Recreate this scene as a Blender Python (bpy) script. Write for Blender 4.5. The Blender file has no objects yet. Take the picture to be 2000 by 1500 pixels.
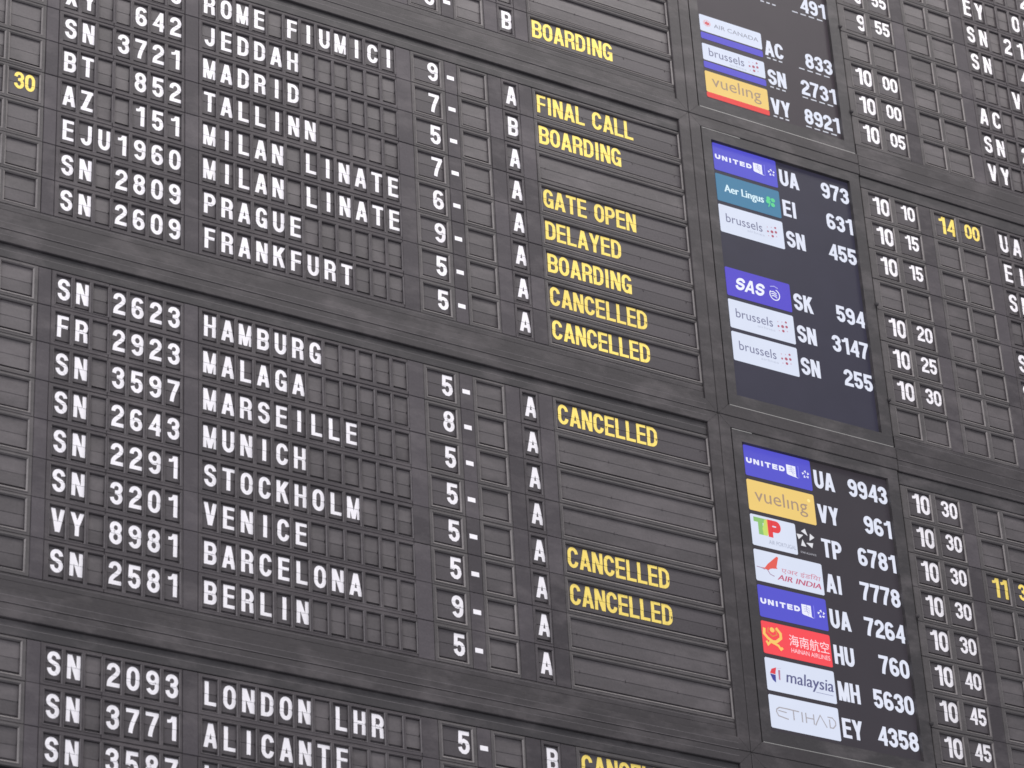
import bpy, math, random
from mathutils import Matrix, Vector
random.seed(7)
scene = bpy.context.scene
col = scene.collection
PI = math.pi
# ------------------------------------------------------------------ camera
U = 0.12                       # one row pitch of the board in metres
ZTOP = 8.2                     # height of board row 0 of the middle panel above the hall floor
def W(X, Y, Z=0.0):            # board coordinates (right, down, into the board; in row pitches) -> world
    return Vector((X * U, Z * U, ZTOP - Y * U))
CAM_R = [(0.86599369, 0.05049846, -0.49749858), (0.21985712, 0.85511972, 0.46950305), (0.44913003, -0.51596529, 0.72942583)]
CAM_P = (-33.54412454 + 11.0, 48.9795592, -56.63155599)
cam_d = bpy.data.cameras.new('camera'); cam = bpy.data.objects.new('camera', cam_d); col.objects.link(cam)
def b2w(v): return Vector((v[0], v[2], -v[1]))
cx, cy, cz = b2w(CAM_R[0]), -b2w(CAM_R[1]), -b2w(CAM_R[2])
m = Matrix((cx, cy, cz)).transposed().to_4x4(); m.translation = W(*CAM_P)
cam.matrix_world = m
cam_d.sensor_width = 36; cam_d.lens = 36 * 6162.49 / 2000; cam_d.clip_end = 200; cam_d.clip_start = 0.1
cam_d.dof.use_dof = True; cam_d.dof.focus_distance = 9.75; cam_d.dof.aperture_fstop = 7.0
scene.camera = cam
# ------------------------------------------------------------------ light (indoor hall: soft ceiling and window light)
world = bpy.data.worlds.new('World'); scene.world = world; world.use_nodes = True
bg = world.node_tree.nodes['Background']; bg.inputs[0].default_value = (0.90, 0.93, 1.0, 1); bg.inputs[1].default_value = 0.58
def area(name, loc, target, sx, sy, power, color):
    l = bpy.data.lights.new(name, 'AREA'); l.shape = 'RECTANGLE'; l.size = sx; l.size_y = sy; l.energy = power; l.color = color
    o = bpy.data.objects.new(name, l); col.objects.link(o); o.location = loc
    o.rotation_euler = (Vector(target) - Vector(loc)).to_track_quat('-Z', 'Y').to_euler()
    return o
area('ceiling_lamp', (2.0, -3.6, 12.6), (1.4, 0, 7.3), 9.0, 2.0, 420, (1.0, 0.97, 0.93))
area('hall_window_light', (-7.5, -7.0, 8.4), (1.0, 0, 7.0), 5.0, 4.5, 480, (0.95, 0.97, 1.0))
scene.cycles.filter_width = 1.6
scene.view_settings.view_transform = 'Standard'; scene.view_settings.look = 'None'
scene.view_settings.exposure = 0.0; scene.view_settings.gamma = 1.0
# ------------------------------------------------------------------ materials
def lin(c):
    c /= 255.0
    return c / 12.92 if c <= 0.04045 else ((c + 0.055) / 1.055) ** 2.4
def rgb(r, g, b): return (lin(r), lin(g), lin(b), 1.0)
def painted(name, c, rough=0.55, spread=0.18, grain=0.20, rnd=0.0, spec=0.35, dust=0.0):
    mt = bpy.data.materials.new(name); mt.use_nodes = True; nt = mt.node_tree; N = nt.nodes; L = nt.links
    b = N['Principled BSDF']; b.inputs['Roughness'].default_value = rough; b.inputs['Specular IOR Level'].default_value = spec
    tc = N.new('ShaderNodeTexCoord'); geo = N.new('ShaderNodeNewGeometry')
    n1 = N.new('ShaderNodeTexNoise'); n1.inputs['Scale'].default_value = 2.6; n1.inputs['Detail'].default_value = 5
    n2 = N.new('ShaderNodeTexNoise'); n2.inputs['Scale'].default_value = 150; n2.inputs['Detail'].default_value = 3
    L.new(geo.outputs['Position'], n1.inputs['Vector']); L.new(geo.outputs['Position'], n2.inputs['Vector'])
    mp = N.new('ShaderNodeMapping'); mp.inputs['Scale'].default_value = (3.0, 3.0, 40.0)
    n3 = N.new('ShaderNodeTexNoise'); n3.inputs['Scale'].default_value = 1.0; n3.inputs['Detail'].default_value = 3
    L.new(geo.outputs['Position'], mp.inputs['Vector']); L.new(mp.outputs['Vector'], n3.inputs['Vector'])
    def scaled(src, amp):
        q = N.new('ShaderNodeMath'); q.operation = 'MULTIPLY_ADD'; L.new(src, q.inputs[0])
        q.inputs[1].default_value = 2 * amp; q.inputs[2].default_value = 1 - amp; return q.outputs[0]
    f = scaled(n1.outputs['Fac'], spread)
    for src, amp in ((n2.outputs['Fac'], grain), (n3.outputs['Fac'], spread * 0.7)):
        g = scaled(src, amp); q = N.new('ShaderNodeMath'); q.operation = 'MULTIPLY'; L.new(f, q.inputs[0]); L.new(g, q.inputs[1]); f = q.outputs[0]
    if rnd:
        oi = N.new('ShaderNodeObjectInfo'); g = scaled(oi.outputs['Random'], rnd)
        q = N.new('ShaderNodeMath'); q.operation = 'MULTIPLY'; L.new(f, q.inputs[0]); L.new(g, q.inputs[1]); f = q.outputs[0]
    vm = N.new('ShaderNodeVectorMath'); vm.operation = 'SCALE'; vm.inputs[0].default_value = c[:3]; L.new(f, vm.inputs['Scale'])
    out = vm.outputs[0]
    if dust:                                           # dusty smears with ragged edges
        n4 = N.new('ShaderNodeTexNoise'); n4.inputs['Scale'].default_value = 1.0; n4.inputs['Detail'].default_value = 7; n4.inputs['Roughness'].default_value = 0.68
        m4 = N.new('ShaderNodeMapping'); m4.inputs['Scale'].default_value = (5.5, 5.5, 11.0); L.new(geo.outputs['Position'], m4.inputs['Vector']); L.new(m4.outputs['Vector'], n4.inputs['Vector'])
        rp = N.new('ShaderNodeMapRange'); rp.inputs['From Min'].default_value = .48; rp.inputs['From Max'].default_value = .72; rp.inputs['To Max'].default_value = dust
        L.new(n4.outputs['Fac'], rp.inputs['Value']); mx = N.new('ShaderNodeMix'); mx.data_type = 'RGBA'
        L.new(rp.outputs['Result'], mx.inputs['Factor']); L.new(out, mx.inputs[6]); mx.inputs[7].default_value = rgb(118, 111, 113); out = mx.outputs[2]
    L.new(out, b.inputs['Base Color'])
    bp = N.new('ShaderNodeBump'); bp.inputs['Strength'].default_value = 0.15; bp.inputs['Distance'].default_value = 0.002
    L.new(n2.outputs['Fac'], bp.inputs['Height']); L.new(bp.outputs['Normal'], b.inputs['Normal'])
    return mt
def glow(name, c, s=1.0, mottled=0.05):
    mt = bpy.data.materials.new(name); mt.use_nodes = True; nt = mt.node_tree; N = nt.nodes; L = nt.links
    b = N['Principled BSDF']; b.inputs['Base Color'].default_value = (0.012, 0.012, 0.014, 1); b.inputs['Roughness'].default_value = 0.45; b.inputs['Specular IOR Level'].default_value = 0.15
    geo = N.new('ShaderNodeNewGeometry'); n1 = N.new('ShaderNodeTexNoise'); n1.inputs['Scale'].default_value = 9; n1.inputs['Detail'].default_value = 4
    L.new(geo.outputs['Position'], n1.inputs['Vector'])
    q = N.new('ShaderNodeMath'); q.operation = 'MULTIPLY_ADD'; L.new(n1.outputs['Fac'], q.inputs[0]); q.inputs[1].default_value = 2 * mottled * s; q.inputs[2].default_value = (1 - mottled) * s
    b.inputs['Emission Color'].default_value = c; L.new(q.outputs[0], b.inputs['Emission Strength'])
    return mt
M = {}
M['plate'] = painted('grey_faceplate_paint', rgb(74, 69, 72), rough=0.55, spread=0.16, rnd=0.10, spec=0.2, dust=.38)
M['plate_wide'] = painted('paler_faceplate_paint', rgb(83, 79, 80), rough=0.55, spread=0.26, rnd=0.08, spec=0.2, dust=.38)  # paler grey for the plates with wide windows
M['filler'] = painted('filler_plate_paint', rgb(73, 68, 72), rough=0.55, spread=0.16, rnd=0.24, spec=0.2, dust=.38)
M['rim'] = painted('window_rim_lit_paint', rgb(100, 95, 97), rough=0.5, spread=0.3, spec=0.3)  # paler paint carries the light caught on the window bevels
M['rim_wide'] = painted('wide_window_rim_lit_paint', rgb(124, 118, 118), rough=0.5, spread=0.3, spec=0.3)  # stronger painted highlight for the bevels of the wide windows
M['frame'] = painted('frame_paint', rgb(64, 60, 62), rough=0.5, spread=0.22, spec=0.22, dust=.38)
M['bezel'] = painted('monitor_bezel_paint', rgb(62, 59, 61), rough=0.5, spread=0.15, spec=0.22, dust=.38)
M['lip_highlight'] = painted('lip_highlight_metal', rgb(150, 147, 145), rough=0.35, spread=0.3, spec=0.7)  # bright colour standing for the highlight on the monitor door edges
M['dark'] = painted('dark_recess', rgb(66, 62, 65), rough=0.7, spec=0.1)
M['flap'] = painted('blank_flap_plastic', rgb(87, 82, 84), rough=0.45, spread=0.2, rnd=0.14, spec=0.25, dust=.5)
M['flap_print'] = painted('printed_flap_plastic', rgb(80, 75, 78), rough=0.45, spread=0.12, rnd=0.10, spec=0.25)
M['white'] = painted('white_print', rgb(240, 235, 240), rough=0.55, spread=0.05, grain=0.05, rnd=0.03)
M['yellow'] = painted('yellow_print', rgb(249, 220, 112), rough=0.55, spread=0.14, grain=0.12, rnd=0.06)
_g = {}
def G(r, g, b):
    k = (r, g, b)
    if k not in _g: _g[k] = glow('screen_colour_%d_%d_%d' % k, rgb(r, g, b))
    return _g[k]
M['screen_a'] = glow('dark_lcd_warm', rgb(60, 52, 58), 1.0, 0.14)
M['screen_b'] = glow('dark_lcd_navy', rgb(48, 46, 62), 1.0, 0.16)
M['screen_c'] = glow('dark_lcd', rgb(55, 50, 56), 1.0, 0.12)
# ------------------------------------------------------------------ mesh helpers (board coordinates, local to an origin)
class MB:
    def __init__(s): s.v = []; s.f = []; s.mi = []
    def poly(s, pts, mi=0):
        b = len(s.v); s.v += pts; s.f.append(tuple(range(b, b + len(pts)))); s.mi.append(mi)
    def quad_z(s, x0, y0, x1, y1, z, mi=0):            # faces the viewer (-Z)
        s.poly([(x0, y0, z), (x0, y1, z), (x1, y1, z), (x1, y0, z)], mi)
    def box(s, x0, y0, z0, x1, y1, z1, mi=0, bev=0.0):
        if bev:
            r0 = [(x0 + bev, y0 + bev), (x0 + bev, y1 - bev), (x1 - bev, y1 - bev), (x1 - bev, y0 + bev)]
            r1 = [(x0, y0), (x0, y1), (x1, y1), (x1, y0)]
            s.poly([(a, b, z0) for a, b in r0], mi)
            for i in range(4):
                j = (i + 1) % 4
                s.poly([(*r0[i], z0), (*r0[j], z0), (*r1[j], z0 + bev), (*r1[i], z0 + bev)][::-1], mi)
                s.poly([(*r1[i], z0 + bev), (*r1[j], z0 + bev), (*r1[j], z1), (*r1[i], z1)][::-1], mi)
            s.poly([(a, b, z1) for a, b in r1][::-1], mi)
        else:
            r1 = [(x0, y0), (x0, y1), (x1, y1), (x1, y0)]
            s.poly([(a, b, z0) for a, b in r1], mi); s.poly([(a, b, z1) for a, b in r1][::-1], mi)
            for i in range(4):
                j = (i + 1) % 4
                s.poly([(*r1[i], z0), (*r1[j], z0), (*r1[j], z1), (*r1[i], z1)][::-1], mi)
    def mesh(s, name, mats):
        me = bpy.data.meshes.new(name)
        me.from_pydata([(x * U, z * U, -y * U) for x, y, z in s.v], [], s.f)
        for mt in mats: me.materials.append(mt)
        if len(mats) > 1: me.polygons.foreach_set('material_index', s.mi)
        me.update(); return me
def obj(name, me, parent=None, X=0, Y=0, Z=0):
    o = bpy.data.objects.new(name, me); col.objects.link(o)
    if parent is None: o.location = W(X, Y, Z)
    else: o.parent = parent; o.location = (X * U, Z * U, -Y * U)
    return o
def thing(name, label, cat, group, X, Y, Z=0):
    o = bpy.data.objects.new(name, None); col.objects.link(o); o.location = W(X, Y, Z); o.empty_display_size = 0.05
    o['label'] = label; o['category'] = cat
    if group: o['group'] = group
    return o
# ------------------------------------------------------------------ stroke lettering (condensed grotesque), y up 0..1
def arc(cx_, cy_, rx, ry, a0, a1, n=10):
    return [(cx_ + rx * math.cos(math.radians(a0 + (a1 - a0) * i / n)), cy_ + ry * math.sin(math.radians(a0 + (a1 - a0) * i / n))) for i in range(n + 1)]
def bez(p0, p1, p2, p3, n=10):
    r = []
    for i in range(n + 1):
        t = i / n; u = 1 - t
        r.append(tuple(u**3 * a + 3*u*u*t * b + 3*u*t*t * c + t**3 * d for a, b, c, d in zip(p0, p1, p2, p3)))
    return r
def stroke(pts, s, closed=False):
    p = [pts[0]]
    for q in pts[1:]:
        if math.dist(q, p[-1]) > 1e-5: p.append(q)
    if closed and math.dist(p[0], p[-1]) < 1e-5: p.pop()
    n = len(p); L, R = [], []
    for i in range(n):
        a = p[i - 1] if (i or closed) else None; b = p[(i + 1) % n] if (i < n - 1 or closed) else None
        def nrm(u, v):
            dx, dy = v[0] - u[0], v[1] - u[1]; l = math.hypot(dx, dy); return (-dy / l, dx / l)
        if a is None: nx = nrm(p[i], b); k = 1
        elif b is None: nx = nrm(a, p[i]); k = 1
        else:
            n0, n1 = nrm(a, p[i]), nrm(p[i], b); mx, my = n0[0] + n1[0], n0[1] + n1[1]; l = math.hypot(mx, my) or 1e-6
            nx = (mx / l, my / l); k = min(1 / max(nx[0] * n0[0] + nx[1] * n0[1], 0.3), 1.6)
        h = s / 2 * k
        L.append((p[i][0] + nx[0] * h, p[i][1] + nx[1] * h)); R.append((p[i][0] - nx[0] * h, p[i][1] - nx[1] * h))
    out = []
    for i in range(n if closed else n - 1):
        j = (i + 1) % n; out.append([L[i], L[j], R[j], R[i]])
    return out
def diag(x0, y0, x1, y1, hw):      # slanted stem with level ends; hw = horizontal width, x = centre
    return [[(x0 - hw/2, y0), (x0 + hw/2, y0), (x1 + hw/2, y1), (x1 - hw/2, y1)]]
def rect(x0, y0, x1, y1): return [[(x0, y0), (x1, y0), (x1, y1), (x0, y1)]]
WID = {'I': .5, 'M': 1.14, 'A': 1.08, 'V': 1.06, 'Y': 1.06, 'T': 1.0, 'J': .92, 'L': .92, 'E': .92, 'F': .9, 'K': 1.04, '1': .8, 'W': 1.35, '-': .6, ' ': .7}
def glyph(ch, w, s):
    w = w * WID.get(ch, 1.0); a = s / 2; L, R, T, B = a, w - a, 1 - a, a; c = w / 2; rx = (R - L) / 2; ry = min(rx * 1.4, .30); rs = min(rx * 1.15, .235); P = []
    if ch in 'O0': P += stroke(arc(c, T - ry, rx, ry, 0, 180) + arc(c, B + ry, rx, ry, 180, 360), s, True)
    elif ch == 'Q': P += glyph('O', w, s)[0] + diag(c + .05, .25, w - .04, 0, s)
    elif ch == 'C': P += stroke(arc(c, T - ry, rx, ry, 6, 180) + arc(c, B + ry, rx, ry, 180, 354), s)
    elif ch == 'G':
        P += stroke(arc(c, T - ry, rx, ry, 8, 180) + arc(c, B + ry, rx, ry, 180, 350), s)
        P += rect(R - a, 0, w, .50) + rect(c, .50 - s * .85, w, .50)
    elif ch == 'D':
        P += rect(0, 0, s, 1); P += stroke([(s * .9, T)] + arc(w - a - rx * 1.2, T - ry, rx * 1.2, ry, 90, 0) + arc(w - a - rx * 1.2, B + ry, rx * 1.2, ry, 0, -90) + [(s * .9, B)], s)
    elif ch == 'S':
        P += stroke(arc(c, T - rs, rx, rs, 4, 180) + bez((L, T - rs), (L, .48), (R, .57), (R, B + rs * 1.08)) + arc(c, B + rs * 1.08, rx, rs * 1.08, 0, -176), s)
    elif ch == '2': P += stroke(arc(c, T - rs, rx, rs, 186, 0) + bez((R, T - rs), (R, .46), (L, .38), (L + .01, B), 10) + [(w, B)], s)
    elif ch == '3':
        r1, r2 = (T - .53) / 2, (.53 - B) / 2
        P += stroke([(L, .69)] + arc(c, T - r1, rx * .97, r1, 180, -90), s) + stroke(arc(c, B + r2, rx, r2, 90, -178), s) + rect(c - rx * .35, .53 - a * .95, c + .02, .53 + a * .95)
    elif ch == '4': P += rect(w * .60, 0, w * .60 + s, 1) + stroke([(w * .60 + a, .95), (L + .0, .29), (w, .29)], s * .92)
    elif ch == '5': 
        r2 = (.585 - B) / 2
        P += stroke([(w - .02, T), (L + .035, T), (L + .012, .435)], s) + stroke(arc(c, B + r2, rx, r2, 152, -170), s)
    elif ch in '69':
        r2 = (.515 - B) / 2
        Q = stroke(arc(c, B + r2, rx, r2, 0, 360, 20), s, True) + stroke(arc(c, T - rs * 1.1, rx, rs * 1.1, 22, 180) + [(L, .30)], s)
        P += Q if ch == '6' else [[(w - x, 1 - y) for x, y in q] for q in Q]
    elif ch == '7': P += rect(0, 1 - s * .95, w, 1) + stroke(bez((R, T), (R - .06, .68), (w * .42, .42), (w * .36, 0), 8), s)
    elif ch == '8':
        r1, r2 = (T - .53) / 2, (.53 - B) / 2
        P += stroke(arc(c, T - r1, rx * .93, r1, 0, 360, 20), s, True) + stroke(arc(c, B + r2, rx, r2, 0, 360, 20), s, True)
    elif ch == '1': P += rect(w * .56, 0, w * .56 + s, 1) + stroke([(w * .06, .775)] + bez((w * .2, .775), (w * .42, .78), (w * .6, .84), (w * .62 , .98), 6), s * .78)
    elif ch == 'A': P += diag(s * .5, 0, c - s * .06, 1, s * 1.04) + diag(w - s * .5, 0, c + s * .06, 1, s * 1.04) + rect(s * .9, .20, w - s * .9, .20 + s * .85)
    elif ch == 'V': P += diag(s * .5, 1, c - s * .04, 0, s * 1.04) + diag(w - s * .5, 1, c + s * .04, 0, s * 1.04)
    elif ch == 'W': P += diag(s*.5, 1, w*.28, 0, s) + diag(w*.28, 0, c, 1, s) + diag(c, 1, w*.72, 0, s) + diag(w*.72, 0, w - s*.5, 1, s)
    elif ch == 'Y': P += diag(s * .52, 1, c, .40, s * 1.08) + diag(w - s * .52, 1, c, .40, s * 1.08) + rect(c - a, 0, c + a, .43)
    elif ch == 'X': P += diag(s * .5, 1, w - s * .5, 0, s * 1.1) + diag(w - s * .5, 1, s * .5, 0, s * 1.1)
    elif ch == 'Z': P += rect(0, 1 - s * .9, w, 1) + rect(0, 0, w, s * .9) + diag(s * .6, .02, w - s * .6, .98, s * 1.2)
    elif ch == 'N': P += rect(0, 0, s * .95, 1) + rect(w - s * .95, 0, w, 1) + diag(s * .58, 1, w - s * .58, 0, s * 1.1)
    elif ch == 'M': P += rect(0, 0, s * .88, 1) + rect(w - s * .88, 0, w, 1) + diag(s * .55, 1, c, 0, s * .95) + diag(w - s * .55, 1, c, 0, s * .95)
    elif ch == 'H': P += rect(0, 0, s, 1) + rect(w - s, 0, w, 1) + rect(s, .5 - a * .85, w - s, .5 + a * .85)
    elif ch == 'I': P += rect(c - a, 0, c + a, 1)
    elif ch == 'L': P += rect(0, 0, s, 1) + rect(s, 0, w, s * .88)
    elif ch == 'E': P += rect(0, 0, s, 1) + rect(s, 0, w, s * .86) + rect(s, 1 - s * .86, w, 1) + rect(s, .52 - s * .42, w * .94, .52 + s * .42)
    elif ch == 'F': P += rect(0, 0, s, 1) + rect(s, 1 - s * .86, w, 1) + rect(s, .50 - s * .42, w * .93, .50 + s * .42)
    elif ch == 'T': P += rect(0, 1 - s * .88, w, 1) + rect(c - a, 0, c + a, 1 - s * .88)
    elif ch == 'U': P += stroke([(L, 1)] + arc(c, B + ry, rx, ry, 180, 360) + [(R, 1)], s)
    elif ch == 'J': P += stroke([(R, 1)] + arc(c, B + ry, rx, ry, 0, -176), s)
    elif ch == 'K': P += rect(0, 0, s, 1) + diag(w - s * .6, 1, s * .7, .42, s * 1.25) + diag(w - s * .55, 0, c - s * .12, .60, s * 1.12)
    elif ch in 'PRB':
        r1 = (T - (.50 if ch == 'B' else .47)) / 2; yb = T - 2 * r1; hx = w - a - r1 * .75
        P += rect(0, 0, s, 1) + stroke([(s * .9, T), (hx, T)] + arc(hx, T - r1, r1 * .75, r1, 90, -90) + [(s * .9, yb)], s)
        if ch == 'R': P += diag(w - s * .5, 0, w - s * .66, .44, s)
        if ch == 'B':
            r2 = (yb - B) / 2; P += stroke([(s * .9, B), (hx, B)] + arc(hx + .01, B + r2, r2 * .75, r2, -90, 90) + [(s * .9, yb)], s)
    elif ch == '-': P += rect(0, .39, w, .61)
    return P, w
def clip(poly, ax, val, keep_gt):
    out = []
    for i in range(len(poly)):
        p, q = poly[i], poly[(i + 1) % len(poly)]; a = (p[ax] - val) * (1 if keep_gt else -1); b = (q[ax] - val) * (1 if keep_gt else -1)
        if a >= 0: out.append(p)
        if (a >= 0) != (b >= 0):
            t = a / (a - b); out.append((p[0] + (q[0] - p[0]) * t, p[1] + (q[1] - p[1]) * t))
    return out
def orient(poly):
    ar = sum(poly[i][0] * poly[(i + 1) % len(poly)][1] - poly[(i + 1) % len(poly)][0] * poly[i][1] for i in range(len(poly)))
    return poly if ar > 0 else poly[::-1]
def word_polys(text, w, s, gap, h, cell=None):
    """polygons of a word, origin at left baseline centre line; y DOWN, centred on 0; height h. returns polys, width"""
    x = 0; out = []
    for ch in text:
        P, gw = glyph(ch, w / h, s / h) if ch != ' ' else ([], w / h * .55)
        for p in P: out.append([(x + a * h, (0.5 - b) * h) for a, b in p])
        x += gw * h + gap
    return out, x - gap
SPLIT = 0.0014
ZU, ZL = -0.005, 0.0           # printed faces of the upper flap and the lower flap
def flapped(polys, x0, name, mat, y0=0.0, split=0.0, halfw=None, tab=0.028, eps0=0.004):
    mb = MB(); k = 0
    for p in [[(a, b + y0) for a, b in q] for q in polys]:
        k += 1; e = eps0 + (k % 12) * 0.0004
        for up in (True, False):
            q = clip(p, 1, split - SPLIT, False) if up else clip(p, 1, split + SPLIT, True)
            if len(q) < 3: continue
            z = (lambda y: ZU - e) if up else (lambda y: ZL + 0.012 * (y - split) / 0.35 - e)
            mb.poly([(a + x0, b, z(b)) for a, b in orient(q)][::-1])
    return mb.mesh(name, [mat])
def flat_text(polys, x0, y0, name, mat, z):
    mb = MB(); k = 0
    for p in polys:
        k += 1
        mb.poly([(a + x0, b + y0, z - (k % 12) * 0.0004) for a, b in orient(p)][::-1])
    return mb.mesh(name, [mat])
# ------------------------------------------------------------------ board layout
D = 0.058
GP = 9.4715                    # rows from one panel to the next
WT, WB = -0.366, 0.447         # top and bottom of every window (on the faceplate)
def dx(x): return x - D * (x + 22.5) / 56.6
PY0, PY1 = -0.452, 0.548
pl = 0.458
SH = 28.53
def cells_code(o): return [(dx(o + .285 + pl * i), dx(o + .672 + pl * i), o + .478 + pl * i) for i in range(3)]
def cells_num(o): return [(dx(o + 1.655 + pl * i), dx(o + 2.045 + pl * i), o + 1.852 + pl * i) for i in range(4)]
def cells_dest(): return [(dx(3.948 + pl * i), dx(4.338 + pl * i), 4.147 + pl * i) for i in range(12)]
# one group of plates: name, x0, x1, windows [(x0, x1, centre)], kind
def left_groups():
    return [('filler', -4.50, -2.06, []), ('plate', -2.06, -0.17, [(dx(-1.94), dx(-1.17), -1.58), (dx(-1.07), dx(-0.26), -0.655)]), ('filler', -0.17, 0.155, []),
            ('plate', 0.155, 1.575, cells_code(0)), ('plate', 1.575, 3.46, cells_num(0)), ('filler', 3.46, 3.83, []),
            ('plate', 3.83, 9.36, cells_dest()), ('filler', 9.36, 9.80, []), ('plate', 9.80, 10.80, [(dx(9.92), dx(10.71), 10.475)]),
            ('filler', 10.80, 11.17, []), ('plate', 11.17, 12.09, [(dx(11.29), dx(12.055), 11.67)]), ('filler', 12.09, 12.50, []),
            ('plate', 12.50, 13.03, [(dx(12.60), dx(13.01), 12.822)]), ('filler', 13.03, 13.44, []), ('plate', 13.44, 18.02, [(dx(13.555), dx(18.03), 15.8)])]
def right_groups():
    return [('plate', 24.03, 25.98, [(dx(24.30), dx(25.05), 24.71), (dx(25.21), dx(25.99), 25.63)]), ('filler', 25.98, 26.40, []),
            ('plate', 26.40, 28.24, [(dx(26.57), dx(27.32), 26.99), (dx(27.46), dx(28.26), 27.87)]), ('filler', 28.24, 28.66, []),
            ('plate', 28.66, 30.05, cells_code(SH)), ('plate', 30.05, 31.93, cells_num(SH)), ('filler', 31.93, 32.4, [])]
_plates = {}
def plate_mesh(x0, x1, wins):
    k = (x0, x1)
    if k in _plates: return _plates[k]
    mb = MB(); g = 0.004; b = 0.012; z = -D
    X0, X1, Y0, Y1 = x0 + g, x1 - g, PY0 + g, PY1 - g
    r0 = [(X0 + b, Y0 + b), (X0 + b, Y1 - b), (X1 - b, Y1 - b), (X1 - b, Y0 + b)]; r1 = [(X0, Y0), (X0, Y1), (X1, Y1), (X1, Y0)]
    for i in range(4):
        j = (i + 1) % 4
        mb.poly([(*r0[i], z), (*r0[j], z), (*r1[j], z + b), (*r1[i], z + b)][::-1])
        mb.poly([(*r1[i], z + b), (*r1[j], z + b), (*r1[j], z + .07), (*r1[i], z + .07)][::-1])
    ax0, ax1, ay0, ay1 = X0 + b, X1 - b, Y0 + b, Y1 - b
    if wins:
        mb.quad_z(ax0, ay0, ax1, WT, z); mb.quad_z(ax0, WB, ax1, ay1, z); c = ax0
        for wx0, wx1, _ in wins:
            mb.quad_z(c, WT, wx0, WB, z); c = wx1
        mb.quad_z(c, WT, ax1, WB, z)
    else: mb.quad_z(ax0, ay0, ax1, ay1, z)
    kind = 'face_plate' if wins else 'filler_plate'
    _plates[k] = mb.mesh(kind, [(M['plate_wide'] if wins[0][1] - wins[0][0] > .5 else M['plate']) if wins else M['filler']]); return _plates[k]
_units = {}
def unit_mesh(w, wide):            # the moulded window surround with the recess behind it; origin at window left, row centre
    k = (round(w, 3), wide)
    if k in _units: return _units[k]
    mb = MB(); e = 0.045 if wide else 0.024; hgt = 0.008 if wide else 0.005; zf = -D
    def ring(g, z): return [(-g, WT - g, z), (-g, WB + g, z), (w + g, WB + g, z), (w + g, WT - g, z)]
    R = [ring(e, zf - .001), ring(e * .55, zf - hgt), ring(e * .30, zf - hgt), ring(-e * .45, zf + .014), ring(-e * .45, 0.11)]
    for n in range(len(R) - 1):
        for i in range(4):
            j = (i + 1) % 4
            mb.poly([R[n][i], R[n][j], R[n + 1][j], R[n + 1][i]], 0 if (n == 2 and i < 3) else (3 if n < 3 else 1))  # painted bevel highlight on left, bottom and right; top keeps plate colour
    mb.poly([(0, WT, .109), (0, WB, .109), (w, WB, .109), (w, WT, .109)], 2)
    # the pack of hanging flaps under the lower flap
    mb.poly([(.012, .345, .034), (.02, .40, .05), (w - .02, .40, .05), (w - .02, .345, .034)], 1)
    mb.poly([(.02, .40, .05), (.02, .445, .085), (w - .02, .445, .085), (w - .02, .40, .05)], 2)
    # hub tabs at both ends of the spindle
    t = 0.020
    for x0, x1 in ((-0.004, t), (w - t, w + 0.004)):
        mb.box(x0, -0.028, -0.016, x1, 0.034, 0.06, 2)
    if w > 4:                                          # hinge pins of the long status leaf
        for u in (.045, .33, .66, .955): mb.box(w * u - .008, -.006, -.0135, w * u + .008, .052, .02, 1)
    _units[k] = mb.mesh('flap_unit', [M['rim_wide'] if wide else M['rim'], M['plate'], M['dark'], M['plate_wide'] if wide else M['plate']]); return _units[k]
_flaps = {}
def flap_mesh(w, upper, printed):
    k = (round(w, 3), upper, printed)
    if k in _flaps: return _flaps[k]
    mb = MB(); s = 0.0 if printed else 0.035; m_ = 0.010; t = 0.030
    if upper:
        y0, y1 = -0.345, s - (0.004 if printed else 0.0012); z = ZU
        P = [(m_, y0), (m_, y1 - .03), (t, y1 - .03), (t, y1), (w - t, y1), (w - t, y1 - .03), (w - m_, y1 - .03), (w - m_, y0)]
        mb.poly([(a, b, z) for a, b in P]); mb.poly([(a, b, z + .010) for a, b in P][::-1])
        for i in range(8):
            j = (i + 1) % 8; mb.poly([(*P[i], z), (*P[j], z), (*P[j], z + .010), (*P[i], z + .010)][::-1])
    else:
        y0, y1 = s + (0.004 if printed else 0.0012), 0.350; zz = lambda y: ZL + 0.012 * (y - s) / 0.35
        P = [(t, y0), (t, y0 + .03), (m_, y0 + .03), (m_, y1), (w - m_, y1), (w - m_, y0 + .03), (w - t, y0 + .03), (w - t, y0)]
        mb.poly([(a, b, zz(b)) for a, b in P]); mb.poly([(a, b, zz(b) + .010) for a, b in P][::-1])
        for i in range(8):
            j = (i + 1) % 8; mb.poly([(*P[i], zz(P[i][1])), (*P[j], zz(P[j][1])), (*P[j], zz(P[j][1]) + .010), (*P[i], zz(P[i][1]) + .010)][::-1])
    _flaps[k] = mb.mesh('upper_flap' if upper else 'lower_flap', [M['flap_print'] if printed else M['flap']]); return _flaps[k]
_letters = {}
LH = 0.565
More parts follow.
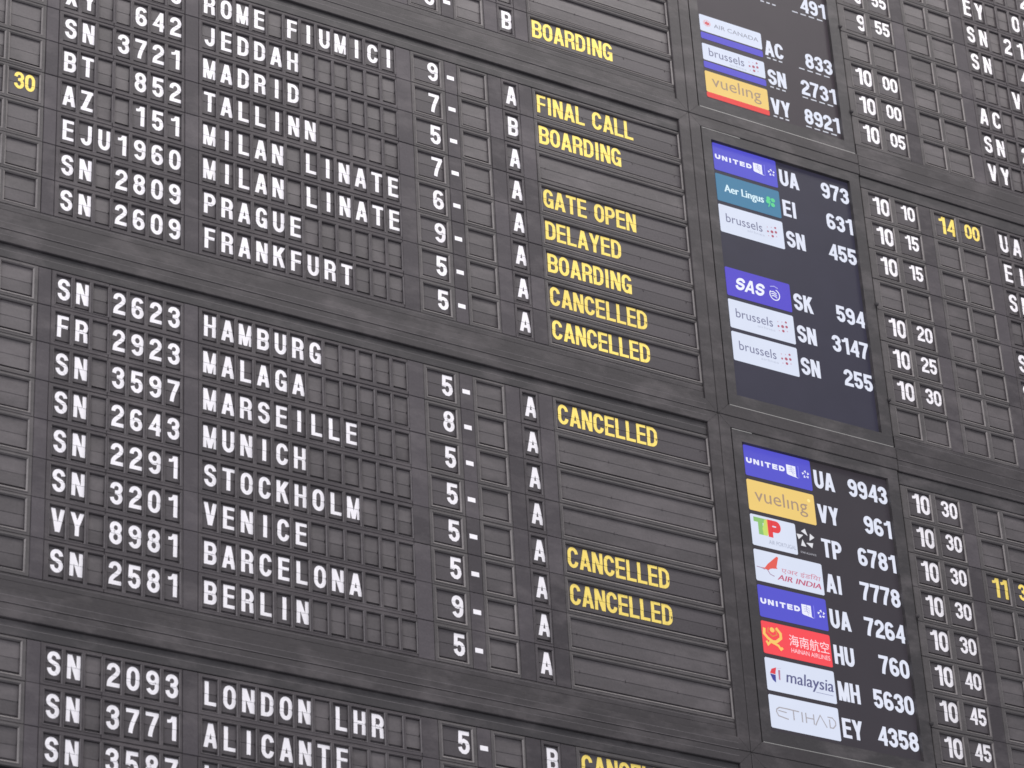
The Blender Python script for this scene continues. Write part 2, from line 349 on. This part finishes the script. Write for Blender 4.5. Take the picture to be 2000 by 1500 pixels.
def letter_mesh(text, style):
    k = (text, style)
    if k in _letters: return _letters[k]
    if style == 'char': P, w = word_polys(text, .305, .097, 0, LH); mt = M['white']; x0 = -w / 2; nm = 'digit' if text.isdigit() else 'letter'
    elif style == 'hour': P, w = word_polys(text, .305, .100, .030, LH); mt = M['white']; x0 = -w / 2; nm = 'digits'
    elif style == 'min': P, w = word_polys(text, .250, .080, .022, .475); mt = M['white']; x0 = -w / 2; nm = 'digits'
    elif style == 'hour_y': P, w = word_polys(text, .305, .100, .030, LH); mt = M['yellow']; x0 = -w / 2; nm = 'digits'
    elif style == 'min_y': P, w = word_polys(text, .250, .080, .022, .475); mt = M['yellow']; x0 = -w / 2; nm = 'digits'
    elif style == 'status': P, w = word_polys(text, .298, .090, .036, .558); mt = M['yellow']; x0 = 0; nm = 'status_word'
    _letters[k] = flapped(P, x0, nm, mt, YO[style]); return _letters[k]
# which pieces the photograph can show (with a generous margin all round)
def seen(X, Y, m_=430):
    v = (X - CAM_P[0], Y - CAM_P[1], -CAM_P[2]); q = [sum(r[i] * v[i] for i in range(3)) for r in CAM_R]
    x, y = 1000 + 6162 * q[0] / q[2], 750 + 6162 * q[1] / q[2]
    return -m_ < x < 2000 + m_ and -m_ < y < 1500 + m_
def add_cell(root, ox, oy, win, text, style, textx=None):
    x0, x1, c = win
    pts = [(ox + x0, oy), (ox + x1, oy), (ox + (x0 + x1) / 2, oy)]
    if not any(seen(*p) for p in pts): return
    w = x1 - x0; wide = w > 0.5; pr = bool(text)
    u = obj('flap_unit', unit_mesh(w, wide), root, x0, 0)
    uf = obj('upper_flap', flap_mesh(w, True, pr), u); lf = obj('lower_flap', flap_mesh(w, False, pr), u)
    if not pr:                                        # blank leaves never hang quite alike
        uf.rotation_euler.x = math.radians(random.uniform(-1.6, 1.6)); lf.rotation_euler.x = math.radians(random.uniform(-2.6, 1.2)); lf.location.y += .0004
    if text:
        me = letter_mesh(text, style); nm = me.name.split('.')[0]
        o = obj(nm, me, u, (textx if textx is not None else c) - x0, 0)
YO = {'char': -0.018, 'hour': -0.035, 'hour_y': -0.035, 'min': -0.07, 'min_y': -0.07, 'status': -0.03}
dash_me = None
def plates(root, groups, ox, oy):
    for kind, x0, x1, wins in groups:
        if not any(seen(ox + x0 + (x1 - x0) * t / 4, oy, 560) for t in range(5)): continue
        me = plate_mesh(x0, x1, wins); o = obj(me.name.split('.')[0], me, root, random.uniform(-.003, .003), random.uniform(-.003, .003), random.uniform(-.003, .003))
        o.rotation_euler = (math.radians(random.uniform(-.5, .5)), 0, 0)
def left_row(b, r, code='', num='', dest='', gate='', let='', status='', eh='', em='', label=''):
    global dash_me
    oy = b * GP + r
    root = thing('flap_row', label, 'flap display row', 'rows of the left flap board', 0, oy)
    G_ = left_groups(); plates(root, G_, 0, oy)
    add_cell(root, 0, oy, G_[1][3][0], eh, 'hour_y'); add_cell(root, 0, oy, G_[1][3][1], em, 'min_y')
    for i in range(3): add_cell(root, 0, oy, G_[3][3][i], code.ljust(3)[i].strip(), 'char')
    for i in range(4): add_cell(root, 0, oy, G_[4][3][i], num.rjust(4)[i].strip(), 'char')
    for i in range(12): add_cell(root, 0, oy, G_[6][3][i], dest.ljust(12)[i].strip(), 'char')
    add_cell(root, 0, oy, G_[8][3][0], gate, 'char'); add_cell(root, 0, oy, G_[10][3][0], '', 'char')
    add_cell(root, 0, oy, G_[12][3][0], let, 'char'); add_cell(root, 0, oy, G_[14][3][0], status, 'status', 13.60)
    if seen(11, oy):
        if dash_me is None:
            mb = MB(); mb.box(-.105, -.062, -D - .006, .105, .062, -D + .01, 0, .004); dash_me = mb.mesh('dash', [M['white']])
        obj('dash', dash_me, root, dx(11.005), 0.055)
    return root
def right_row(b, r, h='', mi='', eh='', em='', code='', num='', label=''):
    oy = b * GP + r
    root = thing('flap_row', label, 'flap display row', 'rows of the right flap board', 24.0, oy)
    G_ = [(k, a - 24, c - 24, [(p - 24, q - 24, s - 24) for p, q, s in w]) for k, a, c, w in right_groups()]
    plates(root, G_, 24, oy)
    add_cell(root, 24, oy, G_[0][3][0], h, 'hour', textx=(24.88 - 24 if len(h) == 1 else None)); add_cell(root, 24, oy, G_[0][3][1], mi, 'min')
    add_cell(root, 24, oy, G_[2][3][0], eh, 'hour_y'); add_cell(root, 24, oy, G_[2][3][1], em, 'min_y')
    for i in range(3): add_cell(root, 24, oy, G_[4][3][i], code.ljust(3)[i].strip(), 'char')
    for i in range(4): add_cell(root, 24, oy, G_[5][3][i], num.ljust(4)[i].strip(), 'char')
    return root
LB = 'flap row of white letters reading '
# top panel
left_row(-1, 4, label='blank flap row three above the topmost yellow BOARDING')
left_row(-1, 5, label='blank flap row two above the topmost yellow BOARDING')
left_row(-1, 6, label='blank flap row just above the topmost yellow BOARDING')
left_row(-1, 7, gate='8', let='B', status='BOARDING', label='flap row at the top edge with letter B and the topmost yellow BOARDING')
R0 = [('', '   3', 'ROME FIUMICI', '9', 'A', 'FINAL CALL', '', ''), ('XY', '642', 'JEDDAH', '7', 'B', 'BOARDING', '', ''), ('SN', '3721', 'MADRID', '5', 'A', '', '', ''),
      ('BT', '852', 'TALLINN', '7', 'A', 'GATE OPEN', '', ''), ('AZ', '151', 'MILAN LINATE', '6', 'A', 'DELAYED', '12', '30'), ('EJU', '1960', 'MILAN LINATE', '9', 'A', 'BOARDING', '', ''),
      ('SN', '2809', 'PRAGUE', '5', 'A', 'CANCELLED', '', ''), ('SN', '2609', 'FRANKFURT', '5', 'A', 'CANCELLED', '', '')]
R1 = [('SN', '2623', 'HAMBURG', '5', 'A', 'CANCELLED', '', ''), ('FR', '2923', 'MALAGA', '8', 'A', '', '', ''), ('SN', '3597', 'MARSEILLE', '5', 'A', '', '', ''),
      ('SN', '2643', 'MUNICH', '5', 'A', '', '', ''), ('SN', '2291', 'STOCKHOLM', '5', 'A', 'CANCELLED', '', ''), ('SN', '3201', 'VENICE', '5', 'A', 'CANCELLED', '', ''),
      ('VY', '8981', 'BARCELONA', '9', 'A', '', '', ''), ('SN', '2581', 'BERLIN', '5', 'A', '', '', '')]
R2 = [('SN', '2093', 'LONDON LHR', '5', 'B', 'CANCELLED', '', ''), ('SN', '3771', 'ALICANTE', '', '', '', '', ''), ('SN', '3587', 'L', '', '', '', '', '')]
for b, rows in ((0, R0), (1, R1), (2, R2)):
    for r, (c, n, d, g, l, s, eh, em) in enumerate(rows):
        dn = d if len(d) > 1 else 'SN 3587 at the bottom edge'
        if d == 'MILAN LINATE': dn += ' after number ' + n
        lab = LB + dn + (' and yellow ' + s if s else ' without a status word')
        left_row(b, r, c, n, d, g, l, s, eh, em, label=lab)
# right board
A = [('', '', '', '', '', '  29'), ('', '', '', '', 'EY', ' 06'), ('9', '55', '', '', 'SN', '21'), ('9', '55', '', '', 'SN', ' 4'), ('', '', '', '', '', 'V'),
     ('10', '00', '', '', 'AC', ''), ('10', '00', '', '', 'SN', '2'), ('10', '05', '', '', 'VY', '')]
Bq = [('10', '10', '14', '00', 'UA', ''), ('10', '15', '', '', 'EI', ''), ('10', '15', '', '', 'SN', ''), ('', '', '', '', '', ''), ('10', '20', '', '', 'SK', ''),
      ('10', '25', '', '', 'SN', ''), ('10', '30', '', '', 'SN', ''), ('', '', '', '', '', '')]
Cq = [('10', '30', '', '', '', ''), ('10', '30', '', '', '', ''), ('10', '30', '11', '30', '', ''), ('10', '30', '', '', '', ''), ('10', '30', '', '', '', ''),
      ('10', '40', '', '', '', ''), ('10', '45', '', '', '', ''), ('10', '45', '', '', '', '')]
LA = ['time row at the upper right corner above the letters EY', 'time row ending in the white letters EY, upper right', 'time row reading 9 55 cut off by the top edge of the photo',
      'time row reading 9 55 in full, right of the top screen', 'blank time row just above the row with the letters AC', 'upper 10 00 time row, ending in the letters AC',
      'lower 10 00 time row, right of the brussels-city tile on the top screen', 'time row reading 10 05 at the foot of the top right panel']
LA[6] = 'lower 10 00 time row, directly above the row reading 10 05'
LBq = ['time row reading 10 10 with a yellow 14 00', 'upper 10 15 time row, right of the teal logo tile', 'lower 10 15 time row, above the blank row', 'blank time row between 10 15 and 10 20',
       'time row reading 10 20, right of the code SK', 'time row reading 10 25 in the middle right panel', 'time row reading 10 30 below 10 25, last filled row of its panel', 'blank lowest time row of the middle right panel']
LC = ['topmost 10 30 row of the lower panel, right of code UA 9943', 'second 10 30 row, right of the yellow logo tile and code VY', 'third 10 30 row, with a yellow 11 at the right edge',
      'fourth 10 30 row, right of the code AI', 'fifth 10 30 row, just above the row reading 10 40', 'time row reading 10 40, right of the red logo tile and code HU',
      'upper 10 45 time row, right of the code MH', 'lower 10 45 time row at the bottom edge, right of code EY']
for b, rows, labs in ((-1, A, LA), (0, Bq, LBq), (1, Cq, LC)):
    for r, (h, mi, eh, em, c, n) in enumerate(rows):
        right_row(b, r, h, mi, eh, em, c, n, label=labs[r])
# ------------------------------------------------------------------ frames round the panels (mitred extrusions)
def dy(y, d): return y + d * (49 - y) / 56.6
def mitre_bar(side, x0, y0, x1, y1, t, z0, z1, bev=.014):
    """one side of a rectangular picture frame: outer rectangle x0..x1,y0..y1, bar width t (x), ty (y)"""
    mb = MB(); g = .004
    O = [(x0 + g, y0 + g), (x0 + g, y1 - g), (x1 - g, y1 - g), (x1 - g, y0 + g)]; I = [(x0 + t, y0 + t), (x0 + t, y1 - t), (x1 - t, y1 - t), (x1 - t, y0 + t)]
    O2 = [(x0 + g + bev, y0 + g + bev), (x0 + g + bev, y1 - g - bev), (x1 - g - bev, y1 - g - bev), (x1 - g - bev, y0 + g + bev)]
    I2 = [(x0 + t - bev, y0 + t - bev), (x0 + t - bev, y1 - t + bev), (x1 - t + bev, y1 - t + bev), (x1 - t + bev, y0 + t - bev)]
    i = {'left': 0, 'bottom': 1, 'right': 2, 'top': 3}[side]; j = (i + 1) % 4
    q = 0.004; dv = {'left': (0, 1), 'bottom': (1, 0), 'right': (0, -1), 'top': (-1, 0)}[side]
    def a(P, z): return (P[0] + dv[0] * q, P[1] + dv[1] * q, z)
    def b(P, z): return (P[0] - dv[0] * q, P[1] - dv[1] * q, z)
    prof = [(O, z1), (O, z0 + bev), (O2, z0), (I2, z0), (I, z0 + bev), (I, z1)]
    for n in range(5):
        (P, za), (Q, zb) = prof[n], prof[n + 1]
        mb.poly([a(P[i], za), b(P[j], za), b(Q[j], zb), a(Q[i], zb)])
    mb.poly([a(P[i], z) for P, z in prof][::-1]); mb.poly([b(P[j], z) for P, z in prof])
    return mb
ZF = -0.135
FY0, FY1 = -1.2615 + .09, 8.21 + .09           # outer edges of a panel cell, row units from row 0
def frame(b, xl, xr, label, name='panel_frame', t=.345, strips=True):
    oy = b * GP; root = thing(name, label, 'panel frame', 'dark frames round the flap panels', 0, oy)
    for side, nm in (('left', 'stile'), ('right', 'stile'), ('top', 'rail'), ('bottom', 'rail')):
        obj(nm, mitre_bar(side, xl, FY0, xr, FY1, t, ZF, 0.02).mesh(nm, [M['frame']]), root)
    # recessed trim strips between the frame and the rows
    a, c = xl + t + .006, xr - t - .006
    mb = MB(); mb.box(a, FY0 + t + .004, -.06, c, PY0 - .012, .01, 0, .01); obj('trim_strip', mb.mesh('trim_strip', [M['bezel']]), root)
    ym = PY0 + 8.19
    for y0, y1, z in ((PY0 + 8.012, ym - .003, -.072), (ym + .003, FY1 - t - .004, -.088)):
        mb = MB(); mb.box(a, y0, z, c, y1, .01, 0, .01); obj('trim_strip', mb.mesh('trim_strip', [M['frame']]), root)
    for y0, z in ((PY0 + 8.055, -.0755), (FY1 - .028, ZF - .003), (FY0 + .150, ZF - .002), (FY1 - .19, ZF - .002), (FY0 + t + .16, -.0625)):
        mb = MB(); mb.box(a, y0, z, c, y0 + .016, z + .02, 0, .004); obj('trim_line', mb.mesh('trim_line', [M['rim']]), root)
    return root
XL, XR = -4.86, 18.36
frame(-1, XL, XR, 'dark metal frame round the top left panel that ends with BOARDING')
frame(0, XL, XR, 'dark metal frame round the left panel from ROME to FRANKFURT')
frame(1, XL, XR, 'dark metal frame round the left panel from HAMBURG to BERLIN')
frame(2, XL, XR, 'dark metal frame round the bottom left panel that starts with LONDON')
def right_frame(b, label):
    oy = b * GP; root = thing('panel_frame', label, 'panel frame', 'dark rails between the right panels', 24.0, oy)
    for y0, y1, z in ((FY0, FY0 + .345, ZF + .03), (FY1 - .345, FY1, ZF + .03)):
        mb = MB(); mb.box(.03, y0 + .004, z, 8.4, y1 - .004, .02, 0, .014); obj('rail', mb.mesh('rail', [M['frame']]), root)
    mb = MB(); mb.box(.03, FY0 + .35, -.06, 8.4, PY0 - .012, .01, 0, .01); obj('trim_strip', mb.mesh('trim_strip', [M['bezel']]), root)
    mb = MB(); mb.box(.03, PY0 + 8.012, -.085, 8.4, FY1 - .35, .01, 0, .01); obj('trim_strip', mb.mesh('trim_strip', [M['frame']]), root)
    for y0, z in ((PY0 + 8.10, -.088), (FY1 - .028, ZF + .027), (FY0 + .150, ZF + .028)):
        mb = MB(); mb.box(.03, y0, z, 8.4, y0 + .016, z + .02, 0, .004); obj('trim_line', mb.mesh('trim_line', [M['rim']]), root)
right_frame(-1, 'dark rails above and below the top right time panel ending with 10 05')
right_frame(0, 'dark rails above and below the middle right time panel starting with 10 10')
right_frame(1, 'dark rails above and below the lower right time panel starting with 10 30')
# back of the cabinet
mb = MB(); mb.box(-12, -22, .16, 42, 34, .4); back = obj('board_wall', mb.mesh('board_wall', [M['dark']])); back['kind'] = 'structure'; back['label'] = 'dark back wall behind the flap panels'
# ------------------------------------------------------------------ monitors
SY0, SY1 = -0.545, 7.515; SX0, SX1 = 19.085, 23.69
OXL, OXR = 18.365, 23.985
_font_cache = {}
def font_polys(s):
    """triangles of a string in Blender's built-in face, normalised to its bounding box (0..1, y down)"""
    if s in _font_cache: return _font_cache[s]
    cu = bpy.data.curves.new('lettering', 'FONT'); cu.body = s; cu.resolution_u = 3
    o = bpy.data.objects.new('lettering', cu); col.objects.link(o); dg = bpy.context.evaluated_depsgraph_get(); dg.update()
    me = bpy.data.meshes.new_from_object(o.evaluated_get(dg)); vs = [tuple(v.co[:2]) for v in me.vertices]; fs = [tuple(p.vertices) for p in me.polygons]
    bpy.data.objects.remove(o); bpy.data.curves.remove(cu); bpy.data.meshes.remove(me)
    x0, x1 = min(v[0] for v in vs), max(v[0] for v in vs); y0, y1 = min(v[1] for v in vs), max(v[1] for v in vs)
    res = [[((vs[i][0] - x0) / (x1 - x0), 1 - (vs[i][1] - y0) / (y1 - y0)) for i in f] for f in fs]
    _font_cache[s] = res; return res
TX0, TX1 = 19.128, 21.20
class Tile:
    def __init__(s, root, row, color, v0=0.0, v1=1.0, u1=1.0):
        s.y0 = -.500 + 1.0065 * row; s.k = 1; s.h = .895; s.root = root
        mb = MB(); r = .03; a, b, c, d = TX0, s.Y(v0), TX0 + (TX1 - TX0) * u1, s.Y(v1)
        pts = [(a + r, b), (a, b + r), (a, d - r), (a + r, d), (c - r, d), (c, d - r), (c, b + r), (c - r, b)]
        mb.poly([(x, y, -.006) for x, y in pts])
        s.o = obj('logo_tile', mb.mesh('logo_tile', [color]), root)
    def X(s, u): return TX0 + (TX1 - TX0) * u
    def Y(s, v): return s.y0 + s.h * v
    def polys(s, P, mat, name='logo_mark', z=None):
        s.k += 1; z = -.006 - .0035 * s.k if z is None else z; mb = MB()
        for p in P: mb.poly([(x, y, z) for x, y in orient(p)][::-1])
        return obj(name, mb.mesh(name, [mat]), s.o)
    def shape(s, uv, mat, name='logo_mark'): return s.polys([[(s.X(u), s.Y(v)) for u, v in uv]], mat, name)
    def text(s, t, u0, u1, v0, v1, mat, slant=0.0, name='logo_lettering', bold=0.0):
        P = []
        for q in ([0] if not bold else [-bold, 0, bold]):
            P.append([[(s.X(u0 + (u1 - u0) * x + slant * (1 - y)) + q, s.Y(v0 + (v1 - v0) * y)) for x, y in p] for p in font_polys(t)])
        s.k += 1; mb = MB()
        for n, L_ in enumerate(P):
            for p in L_: mb.poly([(x, y, -.006 - .0035 * s.k - n * .0008) for x, y in orient(p)][::-1])
        return obj(name, mb.mesh(name, [mat]), s.o)
    def disc(s, u, v, r, mat, n=14, name='logo_mark'):
        return s.polys([[(s.X(u) + r * math.cos(2 * PI * i / n), s.Y(v) + r * math.sin(2 * PI * i / n)) for i in range(n)]], mat, name)
    def curve(s, uv, w, mat, closed=False, name='logo_mark'):
        return s.polys(stroke([(s.X(u), s.Y(v)) for u, v in uv], w, closed), mat, name)
WHT = lambda: G(217, 224, 243)
def brussels(root, row, v0=0.0, dv=0.0, v1=1.0):
    t = Tile(root, row, WHT(), v0, v1); g = G(112, 114, 146)
    t.text('brussels', .10, .665, .29 + dv, .60 + dv, g)
    t.text('airlines', .42, .69, .66 + dv, .745 + dv, G(186, 192, 212))
    rs = [[.020, .018, .034], [.032, .048, .042], [.020, .042, .022]]; ro, pk = G(176, 92, 112), G(205, 175, 196)
    for i in range(3):
        for j in range(3):
            t.disc(.745 + .062 * j, .36 + .165 * i - .02 * j + dv, rs[i][j], ro if rs[i][j] > .03 else pk, name='logo_dot')
    return t
def united(root, row):
    t = Tile(root, row, G(84, 82, 204)); w = G(236, 238, 255)
    P, wd = word_polys('UNITED', .155, .048, .040, .155); sc = (.575 * (TX1 - TX0)) / wd
    t.polys([[(t.X(.025) + x * sc, t.Y(.50) + y) for x, y in p] for p in P], w, 'logo_lettering')
    t.shape([(.625, .32), (.625, .62), (.645, .65), (.80, .70), (.765, .66), (.765, .32)], w)
    for k in range(3): t.curve([(.655 + .0 * k, .40 + .07 * k), (.70, .38 + .07 * k), (.745, .44 + .07 * k)], .012, G(140, 140, 205))
    t.curve([(.70, .33), (.69, .48), (.72, .65)], .012, G(140, 140, 205)); t.curve([(.80, .30), (.80, .70)], .022, G(128, 124, 236))
    star(t, .905, .52, .125, w)
    return t
def star(t, u, v, r, mat):
    cx_, cy_ = t.X(u), t.Y(v); P = []
    for k in range(5):
        a = math.radians(-90 + 72 * k)
        P.append([(cx_ + r * q * math.cos(a + d), cy_ + r * q * math.sin(a + d)) for q, d in ((1, 0), (.80, -.58), (.40, .62))])
    t.polys(P, mat, 'logo_star')
def vueling(root, row, dv=0.0, dot=True, v1=1.0):
    t = Tile(root, row, G(238, 203, 117), 0, v1); g = G(166, 142, 122)
    t.text('vuelıng', .10, .885, .235 + dv, .815 + dv, g)
    if dot: t.disc(.915, .24, .05, G(255, 232, 150))
    return t
def screen_text(root, row, code, num, ghost=0):
    y = 1.0065 * row - .005; c = G(226, 230, 246)
    P, w = word_polys(code.strip() or '.', .292, .100, .030, .53); obj('flight_code', flat_text(P, 21.285, y, 'flight_code', c, -.004), root)
    P, w = word_polys(num, .292, .098, .027, .52); obj('flight_number', flat_text(P, 23.60 - w, y, 'flight_number', c, -.004), root)
    if ghost:
        mb = MB()
        for k in range(4): mb.quad_z(22.42 + .285 * k, y + .335, 22.42 + .285 * k + .19, y + .375, -.004)
        for k in range(3): mb.quad_z(21.33 + .2 * k, y + .33, 21.33 + .2 * k + .12, y + .375, -.004)
        obj('scroll_remnant', mb.mesh('scroll_remnant', [G(205, 208, 220)]), root)
def monitor(b, label):
    oy = b * GP; root = thing('monitor', label, 'monitor', 'flight code screens in the centre column', 0, oy, 0)
    for side, nm in (('left', 'stile'), ('right', 'stile'), ('top', 'rail'), ('bottom', 'rail')):
        if side == 'right': continue
        xr = OXR + .345 if side in ('top', 'bottom') else OXR
        q = mitre_bar(side, OXL, FY0, OXR + .36, FY1, .345, ZF, 0.02)
        if side in ('top', 'bottom'): q.v = [(min(x, OXR), y, z) for x, y, z in q.v]
        obj('outer_' + nm, q.mesh('outer_' + nm, [M['frame']]), root)
    # bezel with an opening for the screen
    x0, x1, y0, y1 = OXL + .380, OXR - .028, FY0 + .36, FY1 - .36; zf = -.115
    sx0, sx1, sy0, sy1 = SX0 - .055, SX1 - .075, SY0 + .045, SY1 + .075
    for nm, (a, c, d, e) in (('bezel_side', (x0, y0, sx0, y1)), ('bezel_side', (sx1, y0, x1, y1)), ('bezel_bar', (sx0, y0, sx1, sy0)), ('bezel_bar', (sx0, sy1, sx1, y1))):
        mb = MB(); mb.box(a, c, zf, d, e, .01, 0, .0); obj(nm, mb.mesh(nm, [M['bezel']]), root)
    # bright strips that paint the highlight along the bottom and corner of the door
    mb = MB(); mb.box(x0 + .02, y1 - .004, zf - .012, x1 - .02, y1 + .018, zf + .02, 0, .004); obj('door_lip_highlight', mb.mesh('door_lip_highlight', [M['lip_highlight']]), root)
    mb = MB(); mb.box(x0 + .01, y0 - .012, zf - .010, x0 + (1.25 if b == 0 else .62), y0 + .010, zf + .02, 0, .004); obj('door_lip_highlight', mb.mesh('door_lip_highlight', [M['lip_highlight']]), root)
    mb = MB(); mb.quad_z(SX0 - .1, SY0 - .1, SX1 + .1, SY1 + .12, .0); obj('screen', mb.mesh('screen', [M[{-1: 'screen_a', 0: 'screen_b'}.get(b, 'screen_c')]]), root)
    for r in (3.40, 6.42):
        mb = MB(); n = 10; hx, hy, rr = OXR + .005, r + .06, .058
        ring = [[(hx + rr * s_ * math.cos(2 * PI * i / n), hy + rr * 1.1 * s_ * math.sin(2 * PI * i / n), z) for i in range(n)] for s_, z in ((1, -.08), (1, -.155), (.72, -.182), (.3, -.19))]
        for a in range(3):
            for i in range(n):
                j = (i + 1) % n; mb.poly([ring[a][i], ring[a][j], ring[a + 1][j], ring[a + 1][i]])
        mb.poly(ring[3][::-1]); obj('hinge_knob', mb.mesh('hinge_knob', [M['bezel']]), root)
    return root
m1 = monitor(-1, 'top wall screen listing flights 833, 2731 and 8921')
m2 = monitor(0, 'middle wall screen listing flights 973 down to 255')
m3 = monitor(1, 'bottom wall screen listing flights 9943 down to 4358')
blue = lambda: G(88, 80, 204)
m4 = monitor(2, 'frame of a fourth screen at the bottom edge below flight 4358')
# top screen
screen_text(m1, 3, ' ', '491', 1)
for r, c, n in ((5, 'AC', '833'), (6, 'SN', '2731'), (7, 'VY', '8921')): screen_text(m1, r, c, n, 1)
t = Tile(m1, 5, WHT(), .06, .70); g = G(140, 142, 160)
t.text('AIR CANADA', .225, .945, .29, .45, g)
t.curve([(.115 + .055 * math.cos(i * PI / 8), .36 + .115 * math.sin(i * PI / 8)) for i in range(16)], .016, G(232, 170, 176), True)
t.shape([(.115, .27), (.13, .33), (.155, .31), (.15, .38), (.165, .40), (.12, .44), (.117, .47), (.113, .44), (.07, .40), (.08, .38), (.075, .31), (.10, .33)], G(214, 96, 104))
t = Tile(m1, 5, blue(), .75, 1.0)
brussels(m1, 6, .06, -.10, .70); t = Tile(m1, 6, blue(), .75, 1.0)
vueling(m1, 7, -.13, False, .80); Tile(m1, 7, G(232, 66, 62), .80, 1.0)
# middle screen
for r, c, n in ((0, 'UA', '973'), (1, 'EI', '631'), (2, 'SN', '455'), (4, 'SK', '594'), (5, 'SN', '3147'), (6, 'SN', '255')): screen_text(m2, r, c, n)
united(m2, 0)
t = Tile(m2, 1, G(66, 124, 160)); t.text('Aer Lingus', .125, .735, .34, .70, G(216, 240, 250), bold=.010)
for u, v in ((.815, .40), (.885, .42), (.875, .60), (.80, .52)): t.disc(u, v, .068, G(92, 210, 142), name='logo_leaf')
t.curve([(.84, .50), (.80, .72)], .03, G(92, 210, 142))
brussels(m2, 2); brussels(m2, 5); brussels(m2, 6)
t = Tile(m2, 4, G(84, 72, 200)); w = G(240, 242, 255)
P, wd = word_polys('SAS', .34, .088, .02, .40); P = [[(x - y * .28, y) for x, y in p] for p in P]; sc = .44 * (TX1 - TX0) / wd
t.polys([[(t.X(.15) + x * sc, t.Y(.50) + y) for x, y in p] for p in P], w, 'logo_lettering')
t.curve([(.745 + .075 * math.cos(a * PI / 10), .54 + .19 * math.sin(a * PI / 10)) for a in range(-4, 13)], .03, w)
for k in range(3): t.curve([(.69, .46 + .075 * k), (.73, .44 + .075 * k), (.775, .50 + .075 * k)], .028, w)
t.curve([(.68, .29), (.745, .25), (.80, .30)], .03, G(170, 168, 230))
# bottom screen
for r, c, n in ((0, 'UA', '9943'), (1, 'VY', '961'), (2, 'TP', '6781'), (3, 'AI', '7778'), (4, 'UA', '7264'), (5, 'HU', '760'), (6, 'MH', '5630'), (7, 'EY', '4358')): screen_text(m3, r, c, n)
united(m3, 0); vueling(m3, 1); united(m3, 4)
t = Tile(m3, 2, WHT(), 0, 1, .665)
P, wd = word_polys('T', .42, .15, 0, .48); t.polys([[(t.X(.045) + x * .95, t.Y(.35) + y) for x, y in p] for p in P], G(140, 192, 112), 'logo_lettering')
t.shape([(.205, .10), (.245, .10), (.235, .62), (.175, .62), (.165, .42)], G(196, 222, 110)); t.shape([(.228, .08), (.262, .09), (.262, .60), (.238, .58)], G(238, 196, 96))
P, wd = word_polys('P', .42, .15, 0, .50); t.polys([[(t.X(.245) + x * .95, t.Y(.36) + y) for x, y in p] for p in P], G(226, 62, 66), 'logo_lettering')
t.text('AIR PORTUGAL', .24, .64, .74, .87, G(160, 166, 186))
star(t, .80, .42, .29, G(226, 226, 232))
t.text('STAR ALLIANCE', .70, .93, .86, .92, G(190, 190, 200))
t = Tile(m3, 3, WHT()); rd = G(226, 92, 80)
t.shape([(.09, .55), (.14, .545), (.19, .40), (.33, .10), (.355, .12), (.315, .45), (.33, .49), (.25, .52), (.215, .55), (.195, .60), (.16, .59)], rd)
t.curve([(.02, .56), (.09, .57), (.14, .60)], .02, G(150, 110, 140)); t.curve([(.17, .58), (.21, .72), (.27, .76)], .02, G(150, 110, 140))
t.text('एअर इंडिया', .37, .95, .40, .62, G(206, 130, 150), .02); t.text('AIR INDIA', .31, .95, .67, .84, G(190, 84, 114), .025, bold=.006)
t = Tile(m3, 5, G(246, 74, 82)); yl = G(247, 200, 106); am = G(222, 140, 70)
t.curve([(.04, .22), (.03, .40), (.08, .52), (.15, .60), (.20, .58), (.27, .44), (.27, .30), (.21, .15)], .078, yl)
t.curve([(.10, .18), (.08, .32), (.15, .44), (.215, .36), (.20, .20)], .03, am); t.disc(.15, .24, .07, yl)
t.curve([(.05, .62), (.07, .72), (.11, .62), (.17, .66), (.22, .70), (.25, .80), (.28, .74)], .065, yl)
t.text('海南航空', .385, .965, .26, .62, G(255, 226, 232)); t.text('HAINAN AIRLINES', .40, .965, .68, .82, G(255, 214, 222))
t = Tile(m3, 6, WHT()); t.shape([(.055, .47), (.085, .33), (.155, .26), (.14, .40), (.135, .48)], G(220, 62, 74)); t.shape([(.055, .49), (.135, .50), (.13, .74), (.085, .66)], G(62, 66, 150))
t.shape([(.175, .34), (.205, .32), (.195, .64), (.175, .62)], G(180, 120, 146)); t.curve([(.16, .30), (.22, .26)], .014, G(200, 190, 215))
t.text('malaysia', .275, .955, .30, .78, G(92, 94, 136), .025, bold=.006); t.curve([(.70, .775), (.95, .78)], .018, G(150, 154, 186))
t = Tile(m3, 7, WHT()); gd = G(168, 164, 170)
t.curve([(.30, .35), (.14, .35), (.10, .42), (.095, .50), (.12, .61), (.26, .66)], .032, gd); t.curve([(.12, .45), (.24, .47)], .028, gd); t.curve([(.26, .355), (.42, .365)], .032, gd)
t.curve([(.335, .37), (.335, .66)], .034, gd); t.curve([(.455, .36), (.455, .67)], .034, gd); t.curve([(.51, .36), (.51, .67)], .034, gd); t.curve([(.62, .36), (.62, .67)], .034, gd); t.curve([(.51, .51), (.62, .51)], .03, gd)
t.curve([(.635, .69), (.715, .35), (.80, .69)], .032, gd); t.curve([(.82, .36), (.89, .36), (.93, .46), (.93, .56), (.89, .67), (.845, .67), (.845, .42)], .032, gd)
